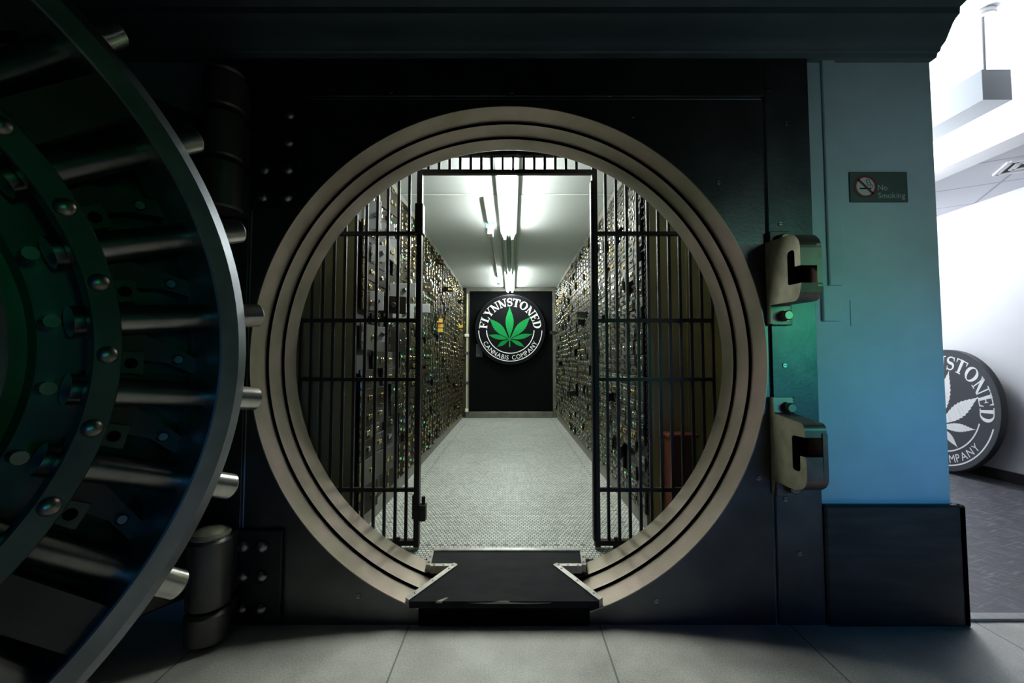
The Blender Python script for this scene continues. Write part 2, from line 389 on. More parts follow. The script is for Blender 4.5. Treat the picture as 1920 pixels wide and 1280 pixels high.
# side room
struct(MB().box(4.66, 4.8, 3.05, 7.0, -0.05, 3.7, M['white_wall']).build('wall_right', smooth=0), 'bright white wall of the side room', 'wall')
struct(MB().box(1.8, 4.8, 6.9, 7.0, -0.05, 3.7, M['white_wall']).build('wall_back', smooth=0), 'white end wall of the side room', 'wall')
struct(MB().box(1.80, 3.40, 1.95, 6.9, 3.34, 3.44, M['white_wall']).build('ceiling', smooth=0), 'high white ceiling of the side room', 'ceiling')
struct(MB().box(3.40, 3.59, 2.1, 6.9, 2.649, 3.44, M['white_wall']).build('trim_2', smooth=0), 'white soffit beam dropping below the side room ceiling', 'soffit')
struct(MB().box(3.59, 4.66, 2.1, 6.9, 2.716, 2.80, M['tile_ceiling']).build('ceiling', smooth=0), 'lower suspended tile ceiling beside the soffit beam', 'ceiling')
struct(MB().box(4.645, 4.66, 3.05, 6.9, 0, 0.10, M['blackbase']).build('baseboard_right', smooth=0), 'black baseboard along the white wall', 'baseboard')
# cornice with its return at the right end
prof = [(0.0, 2.50), (0.017, 2.511), (0.020, 2.530), (0.026, 2.536), (0.029, 2.553), (0.034, 2.562), (0.039, 2.572), (0.044, 2.590), (0.050, 2.614),
        (0.057, 2.642), (0.064, 2.660), (0.073, 2.674), (0.074, 2.703), (0.082, 2.712), (0.092, 2.725), (0.10, 2.78), (0.10, 3.69), (0.0, 3.69)]
mb = MB(); vs = []; n = len(prof)
for p, z in prof: vs.append((-4.0, WY-p, z))
for p, z in prof: vs.append((1.92+p, WY-p, z))
for p, z in prof: vs.append((1.92+p, 4.0, z))
fs = []
for k in (0, 1):
    for i in range(n-1): fs.append((k*n+i, k*n+i+1, (k+1)*n+i+1, (k+1)*n+i))
fs.append(tuple(range(n))); fs.append(tuple(range(2*n, 3*n)))
mb.add(vs, fs, M['cornice'])
struct(mb.build('trim_3', smooth=25), 'moulded blue crown cornice above the vault doorway', 'cornice')
# dark marble plinth, raised trim strip and patch on the blue wall
mb = MB().bbox(1.347, 1.953, WY-0.035, WY, 0, 0.508, M['stone'], 0.008); mb.bbox(1.918, 1.953, WY-0.035, 6.9, 0, 0.508, M['stone'], 0.006)
struct(mb.build('baseboard_front', smooth=0), 'dark marble baseboard block under the blue wall', 'baseboard')
struct(MB().bbox(1.418, 1.478, WY-0.012, WY, 1.466, 2.505, M['blue_wall'], 0.003).build('trim_4', smooth=0), 'thin raised blue strip beside the vault frame', 'trim')
struct(MB().bbox(1.384, 1.462, WY-0.016, WY, 1.306, 1.466, M['blue_wall'], 0.003).build('trim_5', smooth=0), 'small raised blue block at the foot of the thin strip', 'trim')
struct(MB().bbox(1.512, 1.552, WY-0.003, WY, 1.285, 1.40, M['blue_wall'], 0.001).build('trim_6', smooth=0), 'faint painted-over patch on the blue wall', 'trim')
# vault interior
struct(MB().box(-1.5, 1.5, 2.22, 7.9, 0.0, VF, M['tiles']).build('floor', smooth=0), 'white tiled vault floor with dark accent border', 'floor')
struct(MB().box(-1.6, 1.8, 2.22, 7.9, 2.476, 2.6, M['vault_white']).build('ceiling', smooth=0), 'white vault ceiling over the aisle of boxes', 'ceiling')
struct(MB().box(-1.62, -1.5, 2.22, 7.9, 0.0, 2.6, M['olive']).build('wall_left', smooth=0), 'left side wall of the vault', 'wall')
struct(MB().box(1.5, 1.8, 2.22, 7.9, 0.0, 2.6, M['olive']).build('wall_vault_right', smooth=0), 'right side wall of the vault', 'wall')
struct(MB().box(-1.5, 1.5, 7.75, 7.9, 0.0, 2.6, M['enddframe']).build('wall_end', smooth=0), 'end wall of the vault aisle', 'wall')
struct(MB().bbox(-0.89, 0.80, 3.38, 3.42, 2.468, 2.476, M['vault_white'], 0.002).build('trim_7', smooth=0), 'thin white joint strip across the vault ceiling', 'trim')

# ------------------------------------------------------------------ vault doorway frame
fr = thing('vault_door_frame', 'dark steel vault doorway with a stepped bronze ring around the round opening', 'vault frame', (CX, WY, 0.0))
FY = WY-0.015
mb = plate_with_hole(MB(), -1.163, 1.133, 0.0, 2.315, CX, CZ, CR+0.007, FY, WY, M['plate'], n=192)
face = mb.build('face_plate', fr, smooth=0)
st = MB().bbox(1.147, 1.345, FY-0.004, WY, 0.0, 2.505, M['plate2'], 0.002).build('side_strip', fr, smooth=0)
MB().bbox(-1.375, -1.177, FY-0.004, WY, 0.0, 2.505, M['plate2'], 0.002).build('side_strip', fr, smooth=0)
MB().bbox(-1.177, 1.147, FY-0.004, WY, 2.329, 2.505, M['plate2'], 0.002).build('top_strip', fr, smooth=0)
# stepped jamb: three treads, two narrow risers with their shade painted near black
mb = MB(); y = FY-0.006
mb.lathe((CX, 0, CZ), 'y', [(CR+0.006, y+0.006), (CR+0.004, y), (CR, y), (CR-0.004, 1.995)], M['ring'], n=160)
mb.lathe((CX, 0, CZ), 'y', [(CR-0.004, 1.995), (CR-0.017, 1.996)], M['groove'], n=160)
mb.lathe((CX, 0, CZ), 'y', [(CR-0.017, 1.996), (CR-0.021, 2.10)], M['ring'], n=160)
mb.lathe((CX, 0, CZ), 'y', [(CR-0.021, 2.10), (CR-0.034, 2.101)], M['groove'], n=160)
mb.lathe((CX, 0, CZ), 'y', [(CR-0.034, 2.101), (CR-0.038, 2.20), (CR-0.034, 2.215), (1.18, 2.215)], M['ring'], n=160)
mb.recalc = False
ring = mb.build('jamb_ring', fr, smooth=40); ring['label'] = 'bronze stepped ring lining the opening'
for (x, z) in ((1.20, 1.742), (1.168, 2.36), (1.20, 1.11), (1.185, 0.53), (0.93, 1.93), (1.075, 0.62), (0.62, 0.10), (-0.66, 0.12), (0.55, 2.24), (0.0, 2.35), (1.24, 0.30), (-0.55, 2.35), (1.24, 2.2)):
    yy = FY-0.004 if (x > 1.14 or z > 2.32) else FY
    s = MB().cyl((x, yy+0.002, z), (x, yy-0.0035, z), 0.011, M['dsteel'], n=14, bev=0.0015)
    s.box(x-0.009, x+0.009, yy-0.0042, yy-0.0034, z-0.0012, z+0.0012, M['groove'], None)
    s.build('screw', fr, smooth=30)

# ------------------------------------------------------------------ hinges and their rivet plates
def hinge(label, zs, plate, rivets, cap):
    t = thing('door_hinge', label, 'hinge', (-1.2, FY, zs[0]), group=None)
    x0, x1, z0, z1 = plate
    pl = MB().bbox(x0, x1, FY-0.022, FY-0.004, z0, z1, M['black'], 0.004).build('mounting_plate', t, smooth=0)
    for x, z in rivets: MB().dome((x, FY-0.022, z), (0, -1, 0), 0.028, 0.02, M['dsteel']).build('rivet', pl)
    hx, hy = -1.222, 1.765
    for i, (a, b, r) in enumerate(zs[1]):
        m = MB(); m.lathe((hx, hy, 0), 'z', [(0.0, a), (r-0.008, a), (r, a+0.008), (r, b-0.012), (r-0.012, b), (0.0, b+0.0)], M['hinge'], n=40)
        m.box(hx, hx+0.05, hy, FY-0.01, a+0.01, b-0.01, M['hinge'])
        m.build('knuckle', t)
    a, b, r = cap
    MB().lathe((hx, hy, 0), 'z', [(r*0.6, a), (r, a), (r+0.006, a+0.010), (r, a+0.022), (r*0.86, b-0.02), (r*0.6, b-0.006), (0, b)], M['bronze'] if b < 1 else M['hinge'], n=40).build('pin_cap', t)
hinge('upper vault door hinge, dark iron knuckles beside the rivets near the cornice', (1.75, [(1.76, 1.96, 0.078), (1.975, 2.17, 0.076), (2.185, 2.335, 0.08)]), (-1.165, -0.945, 1.80, 2.34),
      [(-1.0, 2.235), (-1.0, 2.11), (-1.105, 1.985), (-1.0, 1.985), (-1.11, 1.86), (-1.0, 1.86)], (2.335, 2.40, 0.07))
hinge('lower vault door hinge, dark knuckle with a bronze cap near the floor', (0.10, [(0.02, 0.14, 0.080), (0.15, 0.42, 0.078)]), (-1.17, -0.985, 0.012, 0.405),
      [(-1.068, 0.338), (-1.15, 0.338), (-1.068, 0.213), (-1.15, 0.213), (-1.068, 0.078), (-1.15, 0.078)], (0.42, 0.46, 0.066))

# ------------------------------------------------------------------ catch hooks on the frame edge
def rounded(poly, rads, k=5):
    out = []; n = len(poly)
    for i, (p, r) in enumerate(zip(poly, rads)):
        if r <= 0: out.append(p); continue
        a = Vector(poly[i-1]); b = Vector(p); c = Vector(poly[(i+1) % n])
        d1 = (a-b); d2 = (c-b); r_ = min(r, d1.length*0.48, d2.length*0.48)
        q0 = b+d1.normalized()*r_; q2 = b+d2.normalized()*r_
        for j in range(k+1):
            t = j/k; out.append(tuple(q0*(1-t)**2 + b*2*t*(1-t) + q2*t*t))
    return out
def hook(label, poly, rads, pads, bolts, slot):
    t = thing('latch_hook', label, 'hook', (1.165, FY, pads[0][0]))
    pl = rounded(poly, rads)
    fn = lambda u, v, w: (w, FY-0.004-u, v)
    mb = MB(); n = len(pl)
    import mathutils.geometry as mg
    tris = mg.tessellate_polygon([[Vector((u, v, 0)) for u, v in pl]])
    for w, md in ((1.128, M['bronze']), (1.212, M['bronze'])):
        mb.add([fn(u, v, w) for u, v in pl], [tuple(q) for q in tris], md)
    for i in range(n):                               # machined edge; the slot faces get the near-black groove colour
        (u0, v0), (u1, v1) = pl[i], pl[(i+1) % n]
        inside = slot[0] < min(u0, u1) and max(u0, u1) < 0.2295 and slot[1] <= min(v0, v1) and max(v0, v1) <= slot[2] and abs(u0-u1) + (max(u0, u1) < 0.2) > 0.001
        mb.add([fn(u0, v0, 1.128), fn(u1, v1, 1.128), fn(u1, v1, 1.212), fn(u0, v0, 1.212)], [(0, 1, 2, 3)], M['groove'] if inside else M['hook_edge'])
    mb.box(1.193, 1.2115, FY-0.004-0.2285, FY-0.004-0.12, slot[1]-0.01, slot[2]+0.01, M['hook_edge'])
    body = mb.build('hook_plate', t, smooth=35)
    for z0, z1 in pads: MB().bbox(1.135, 1.225, FY-0.03, FY-0.004, z0, z1, M['hinge'], 0.003).build('flange', t, smooth=0)
    for (x, z) in bolts:
        b = MB().cyl((x, FY-0.03, z), (x, FY-0.052, z), 0.024, M['door_rivet'], n=6)
        b.cyl((x, FY-0.052, z), (x, FY-0.072, z), 0.021, M['door_rivet'], n=20, bev=0.004); b.build('bolt', t)
M['hook_edge'] = mat('machined hook edge', (0.19, 0.135, 0.12), 0.40, 0.6, var=0.15, scale=20)
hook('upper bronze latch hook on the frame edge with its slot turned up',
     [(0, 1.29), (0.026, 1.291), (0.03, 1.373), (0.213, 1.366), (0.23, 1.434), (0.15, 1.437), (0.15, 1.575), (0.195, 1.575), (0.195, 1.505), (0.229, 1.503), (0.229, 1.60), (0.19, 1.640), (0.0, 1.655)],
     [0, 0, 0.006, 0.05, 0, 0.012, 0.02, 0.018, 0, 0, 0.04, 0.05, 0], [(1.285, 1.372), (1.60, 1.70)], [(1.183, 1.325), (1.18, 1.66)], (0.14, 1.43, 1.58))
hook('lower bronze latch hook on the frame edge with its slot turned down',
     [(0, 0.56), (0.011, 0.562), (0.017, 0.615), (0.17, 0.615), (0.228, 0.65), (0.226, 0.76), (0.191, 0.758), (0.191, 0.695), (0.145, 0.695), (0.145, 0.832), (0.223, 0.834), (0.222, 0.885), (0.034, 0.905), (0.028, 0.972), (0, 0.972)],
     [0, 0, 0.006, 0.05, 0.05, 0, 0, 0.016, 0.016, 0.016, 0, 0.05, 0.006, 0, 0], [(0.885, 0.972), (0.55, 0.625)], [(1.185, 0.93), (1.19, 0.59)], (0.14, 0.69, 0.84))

# ------------------------------------------------------------------ the open vault door
HX, HY, PHI, OO, DL = -1.236, 1.781, R_(119.4), 0.62, 1.216
vd = thing('vault_door', 'massive round vault door swung open at the left, its bolt work facing the lobby', 'vault door', (HX, HY, CZ), -PHI, local_frame=True)
def dpt(r, a, o):                                    # polar position on the door: angle 0 points to the hinge
    return (DL - r*math.cos(a), o, r*math.sin(a))
mb = MB(); mb.lathe((DL, 0, 0), 'y', [(0, -0.06), (1.16, -0.06), (1.185, -0.045), (1.185, -0.005), (1.128, -0.004), (1.124, 0.10), (1.11, 0.101), (1.106, 0.20), (1.09, 0.201), (1.06, 0.31), (1.0, 0.34), (0.99, 0.40), (0, 0.40)], M['door_dark'], n=120)
mb.build('door_plug', vd)
mb = MB(); mb.lathe((DL, 0, 0), 'y', [(0.930, OO-0.17), (0.928, OO-0.004), (0.932, OO), (0.978, OO), (1.018, OO-0.035), (1.02, OO-0.17)], M['door_rim'], n=160, closed=True)
rim = mb.build('bolt_ring', vd); rim['label'] = 'satin steel outer ring that the bolts pass through'
mb = MB(); mb.lathe((DL, 0, 0), 'y', [(0.975, 0.38), (0.975, OO-0.17), (0.94, OO-0.17), (0.94, 0.38)], M['door_dark'], n=120, closed=True)
mb.build('ring_skirt', vd)
mb = MB(); mb.lathe((DL, 0, 0), 'y', [(0.655, OO-0.03), (0.655, OO-0.003), (0.658, OO), (0.707, OO), (0.71, OO-0.003), (0.71, OO-0.03)], M['door_ring'], n=140, closed=True)
ir = mb.build('rivet_ring', vd)
mb = MB(); mb.lathe((DL, 0, 0), 'y', [(0.70, 0.40), (0.70, OO-0.15), (0.60, OO-0.15), (0.60, 0.40)], M['door_dark'], n=120, closed=True); mb.build('inner_collar', vd)
mb = MB(); mb.lathe((DL, 0, 0), 'y', [(0, OO-0.03), (0.515, OO-0.03), (0.535, OO-0.04), (0.54, OO-0.10), (0.50, 0.40), (0, 0.40)], M['glass'], n=120); mb.build('hub_cover', vd)
mb = MB(); mb.lathe((DL, 0, 0), 'y', [(0.70, OO-0.22), (0.94, OO-0.22), (0.94, OO-0.24), (0.70, OO-0.24)], M['backplate'], n=120, closed=True); mb.build('back_plate', vd)
NB = 25; st = 2*PI/NB
nd = Vector((0, 1, 0))
for k in range(NB):
    a = st*(k+0.5); u = Vector((-math.cos(a), 0, math.sin(a)))
    c = Vector((DL, OO-0.085, 0))
    b = MB()
    b.cyl(c+u*0.64, c+u*0.935, 0.037, M['dsteel'], n=28, bev=0.004)
    b.cyl(c+u*1.018, c+u*1.092, 0.037, M['steel'], n=28, bev=0.006)
    b.build('locking_bolt', vd)
    n_ = MB().cyl(c+u*0.60+nd*0.01, c+u*0.60+nd*0.05, 0.015, M['dsteel'], n=10); n_.build('bolt_nut', vd)
    a2 = st*k
    MB().dome(dpt(0.682, a2, OO), (0, 1, 0), 0.021, 0.016, M['door_rivet']).build('rivet', ir)
    # linkage wedge and pivot block between neighbouring bolts
    u2 = Vector((-math.cos(a2), 0, math.sin(a2))); p2 = Vector((math.sin(a2), 0, math.cos(a2)))
    if k in (3, 22, 8, 17, 12):
        sp = MB(); T = Matrix.Identity(4)
        q = [(0.56, -0.042), (0.935, -0.05), (0.935, 0.05), (0.56, 0.042)]
        sp.prism(q, lambda s_, w_, t_: c+u2*s_+p2*w_+nd*t_, 0.0, 0.065, M['door_brown']); sp.build('spoke', vd, smooth=0)
        continue
    lk = MB(); q = [(0.71, 0.045), (0.80, 0.062), (0.93, -0.005), (0.93, -0.055), (0.86, -0.02), (0.71, 0.0)]
    lk.prism(q, lambda s_, w_, t_: c+u2*s_+p2*w_+nd*t_, -0.09, -0.06, M['door_brown']); lk.build('linkage_arm', vd, smooth=0)
    pb = MB(); q = [(0.745, -0.045), (0.80, -0.05), (0.80, 0.01), (0.745, 0.01)]
    pb.prism(q, lambda s_, w_, t_: c+u2*s_+p2*w_+nd*t_, -0.12, -0.05, M['door_ring'])
    pb.cyl(c+u2*0.772-p2*0.02-nd*0.05, c+u2*0.772-p2*0.02-nd*0.046, 0.014, M['groove'], n=16); pb.build('pivot_block', vd, smooth=30)
    sc = MB().cyl(c+u2*0.88-p2*0.01-nd*0.06, c+u2*0.88-p2*0.01-nd*0.045, 0.014, M['dsteel'], n=14, bev=0.003); sc.build('pivot_screw', vd)
for z0, z1 in ((0.70, 1.02), (-0.97, -0.74)):
    MB().bbox(0.02, 0.75, -0.15, -0.06, z0, z1, M['door_brown'], 0.01).build('hinge_strap', vd, smooth=0)

# ------------------------------------------------------------------ gangplank over the sill
gp = thing('gangplank', 'black rubber covered gangplank with aluminium edging across the vault sill', 'ramp', (-0.03, 2.08, 0.0))
def gz(y): return 0.106 + (min(y, 2.12)-1.88)*(0.148-0.106)/0.24 if y < 2.12 else 0.148
outline = [(-0.44, 1.872), (0.372, 1.872), (0.205, 2.10), (0.335, 2.105), (0.352, 2.262), (-0.404, 2.262), (-0.392, 2.105), (-0.268, 2.10)]
mb = MB(); n = len(outline)
tops = [(x, y, gz(y)) for x, y in outline]; bots = [(x, y, gz(y)-0.028) for x, y in outline]
quads = [(0, 1, 2, 7), (7, 2, 3, 6), (6, 3, 4, 5)]
mb.add(tops+bots, quads+[tuple(n+i for i in q)[::-1] for q in quads]+[(i, (i+1) % n, n+(i+1) % n, n+i) for i in range(n)], M['rubber'])
mb.build('rubber_deck', gp, smooth=0)
def strip(a, b, w, side):
    ax, ay = a; bx, by = b; d = Vector((bx-ax, by-ay)).normalized(); nrm = Vector((-d.y, d.x))*side
    pts = [(ax, ay), (bx, by), (bx+nrm.x*w, by+nrm.y*w), (ax+nrm.x*w, ay+nrm.y*w)]
    m = MB(); tp = [(x, y, gz(y)+0.005) for x, y in pts]; bt = [(x, y, gz(y)-0.03) for x, y in pts]
    m.add(tp+bt, [(0, 1, 2, 3), (7, 6, 5, 4), (0, 4, 5, 1), (1, 5, 6, 2), (2, 6, 7, 3), (3, 7, 4, 0)], M['edging'])
    s = m.build('edge_strip', gp, smooth=0)
    for t in (0.15, 0.5, 0.85):
        p = Vector((ax, ay)).lerp(Vector((bx, by)), t) + nrm*w*0.5
        q = MB().dome((p.x, p.y, gz(p.y)+0.005), (0, 0, 1), 0.006, 0.003, M['dsteel'], n=10, k=3); q.build('screw', s)
strip((-0.44, 1.874), (-0.262, 2.105), 0.024, 1); strip((0.372, 1.874), (0.199, 2.105), 0.024, -1)
strip((-0.392, 2.095), (-0.268, 2.095), 0.018, 1); strip((0.335, 2.095), (0.205, 2.095), 0.018, -1)
strip((-0.392, 2.105), (-0.404, 2.262), 0.022, 1); strip((0.335, 2.105), (0.352, 2.262), 0.022, -1)
MB().bbox(-0.41, 0.36, 2.250, 2.285, 0.132, 0.156, M['edging'], 0.004).build('rear_bar', gp, smooth=0)
MB().box(-0.40, 0.332, 1.876, 1.884, 0.0, 0.078, M['groove']).build('front_fascia', gp, smooth=0)
m = MB()
z_ = gz(1.872)
m.prism([(-0.185, z_-0.006), (-0.10, z_-0.009), (-0.03, z_-0.0085), (0.06, z_-0.009), (0.16, z_-0.007), (0.17, z_-0.004), (0.05, z_-0.005), (-0.005, z_-0.003), (-0.02, z_+0.0015), (-0.05, z_+0.001), (-0.09, z_-0.004)], lambda u, v, t_: (u, 1.8702+t_, v), 0.0, 0.0035, M['plywood'])
m.prism([(-0.325, 1.8705), (-0.30, 1.8705), (-0.275, 1.892), (-0.285, 1.893)], lambda u, v, t_: (u, v, gz(v)-0.006+t_), 0.0, 0.0075, M['plywood']); m.build('worn_edge', gp, smooth=0)

# ------------------------------------------------------------------ day gate of vertical bars
GY = 2.34
def gate_panel(name, label, xs, post_x, side):
    t = thing(name, label, 'gate', (post_x, GY, VF+0.01))
    xa, xb = min(xs+[post_x]), max(xs+[post_x])
    for x in xs: MB().box(x-0.0075, x+0.0075, GY-0.0075, GY+0.0075, 0.15, 2.47, M['bar']).build('bar', t, smooth=0)
    for z in (1.836, 1.352, 1.030, 0.437): MB().box(xa, xb, GY-0.012, GY+0.012, z-0.010, z+0.010, M['bar']).build('rail', t, smooth=0)
    MB().box(xa, xb, GY-0.014, GY+0.020, 0.145, 0.170, M['bar']).build('bottom_rail', t, smooth=0)
    pw = 0.014
    MB().box(post_x-pw, post_x+pw, GY-0.02, GY+0.02, 0.14, 2.47, M['bar']).build('post', t, smooth=0)
    f = MB().cyl((post_x-side*0.10, GY, 0.0), (post_x-side*0.10, GY, 0.15), 0.016, M['bar'], n=14); f.cyl((post_x-side*0.10, GY, 0.17), (post_x-side*0.10, GY, 0.185), 0.011, M['bar'], n=6); f.build('foot', t)
    return t
lx = [-0.512-0.0588*i for i in range(1, 12)]
rx = [0.462+0.0582*i for i in range(1, 12)]
gl = gate_panel('barred_gate', 'dark barred gate panel fixed at the hinge side of the opening, beside open box doors', lx, -0.512, 1)
gr = gate_panel('barred_gate', 'dark barred gate panel fixed at the hook side of the opening, with tall strike post', rx, 0.458, -1)
MB().bbox(-0.535, -0.49, GY-0.03, GY+0.03, 1.83, 2.0, M['bar'], 0.004).build('lock_box', gl, smooth=0)
MB().bbox(-0.497, -0.462, GY-0.025, GY+0.02, 0.275, 0.36, M['bar'], 0.004).build('lock_box', gl, smooth=0)
MB().cyl((-0.478, GY, 0.36), (-0.478, GY, 0.40), 0.010, M['bar'], n=12).build('lock_bolt', gl)
MB().bbox(0.436, 0.452, GY-0.02, GY+0.02, 0.17, 2.13, M['bar'], 0.003).build('strike_plate', gr, smooth=0)
MB().bbox(-0.545, -0.52, GY+0.022, GY+0.05, 0.27, 0.40, M['bar'], 0.003).build('hinge_block', gl, smooth=0)
gh = thing('gate_header', 'short barred header grille across the top of the gate opening', 'gate', (-0.03, GY, 2.2))
MB().box(-0.497, 0.443, GY-0.014, GY+0.014, 2.172, 2.195, M['bar']).build('rail', gh, smooth=0)
for i in range(15):
    x = -0.466+0.0590*i
    MB().box(x-0.0075, x+0.0075, GY-0.0075, GY+0.0075, 2.195, 2.275, M['bar']).build('bar', gh, smooth=0)
MB().bbox(-0.497, 0.443, GY-0.02, GY+0.02, 2.275, 2.474, M['black'], 0.004).build('header_box', gh, smooth=0)

# ------------------------------------------------------------------ olive end panels, wooden pedestal
def end_panel(label, x0, x1, y):
    t = thing('cabinet_end_panel', label, 'panel', ((x0+x1)/2, y, VF))
    MB().bbox(x0, x1, y, y+0.013, VF, 2.474, M['olive'], 0.002).build('sheet', t, smooth=0)
    for k in range(1, 3):
        x = x0+(x1-x0)*k/3; MB().bbox(x-0.004, x+0.004, y-0.004, y, VF, 2.46, M['olive'], 0.001).build('seam', t, smooth=0)
end_panel('olive sheet metal end panel behind the barred gate on the hinge side', -1.49, -0.905, 2.425)
end_panel('olive sheet metal end panel behind the barred gate on the hook side', 0.829, 1.49, 2.545)
MB_ = MB().bbox(0.82, 0.833, 2.505, 2.53, VF, 2.4, M['black'], 0.002)
pd = thing('pedestal', 'small dark red wooden pedestal standing behind the bars', 'pedestal', (0.95, 2.46, VF))
MB().bbox(0.885, 1.03, 2.405, 2.505, VF, 0.70, M['redwood'], 0.004).build('body', pd, smooth=0)
MB().bbox(0.872, 1.043, 2.395, 2.508, 0.70, 0.722, M['redwood'], 0.004).build('top', pd, smooth=0)
MB().bbox(0.874, 1.04, 2.396, 2.506, VF, 0.19, M['redwood'], 0.004).build('base', pd, smooth=0)

# ------------------------------------------------------------------ safe deposit cabinets
def door_mb(w, h, face, lock, sticker, sep=False, nose=2, hinges=True):
    """box door lying in local x (width, hinge at 0), z height; front faces -y"""
    m = MB(); g = 0.0022
    m.bbox(g, w-g, -0.012, 0.0, -h/2+g, h/2-g, face, 0.0016)
    if hinges:
        for zz in (-h*0.3, h*0.3): m.cyl((g+0.004, -0.014, zz-h*0.14), (g+0.004, -0.014, zz+h*0.14), 0.0062, lock, n=8)
    l = m if not sep else MB(); l2 = m if not sep else MB()
    if nose >= 1:
        l.cyl((w*0.62, -0.012, 0), (w*0.62, -0.024, 0), min(0.0155, h*0.24), lock, n=12, bev=0.002)
        l.box(w*0.62-0.0012, w*0.62+0.0012, -0.0245, -0.0238, -0.006, 0.006, M['keyhole'])
    if nose >= 2:
        l2.cyl((w*0.82, -0.012, 0.0), (w*0.82, -0.021, 0.0), min(0.0125, h*0.2), lock, n=12, bev=0.002)
        l2.cyl((w*0.82, -0.021, 0.0), (w*0.82, -0.0213, 0.0), 0.005, M['keyhole'], n=8)
    s = None
    if sticker:
        s = m if not sep else MB()
        s.prism([(w*0.34+0.017*math.cos(2*PI*q/14), h*0.12+0.0095*math.sin(2*PI*q/14)) for q in range(14)], lambda u_, v_, t_: (u_, -0.0118-t_, v_), 0.0, 0.0012, sticker)
    return m, ([q for q in (l, l2) if q.v] if sep else None), (s if sep and s else None)
def mesh_of(mb, nm):
    me = bpy.data.meshes.new(nm); me.from_pydata([tuple(v) for v in mb.v], [], mb.f)
    for m in mb.mats: me.materials.append(m)
    me.polygons.foreach_set('material_index', mb.m); return me
def plain(name, me, parent, loc, rotz=0.0):
    o = bpy.data.objects.new(name, me); COL.objects.link(o); o.parent = parent; o.location = loc; o.rotation_euler = (0, 0, rotz); return o

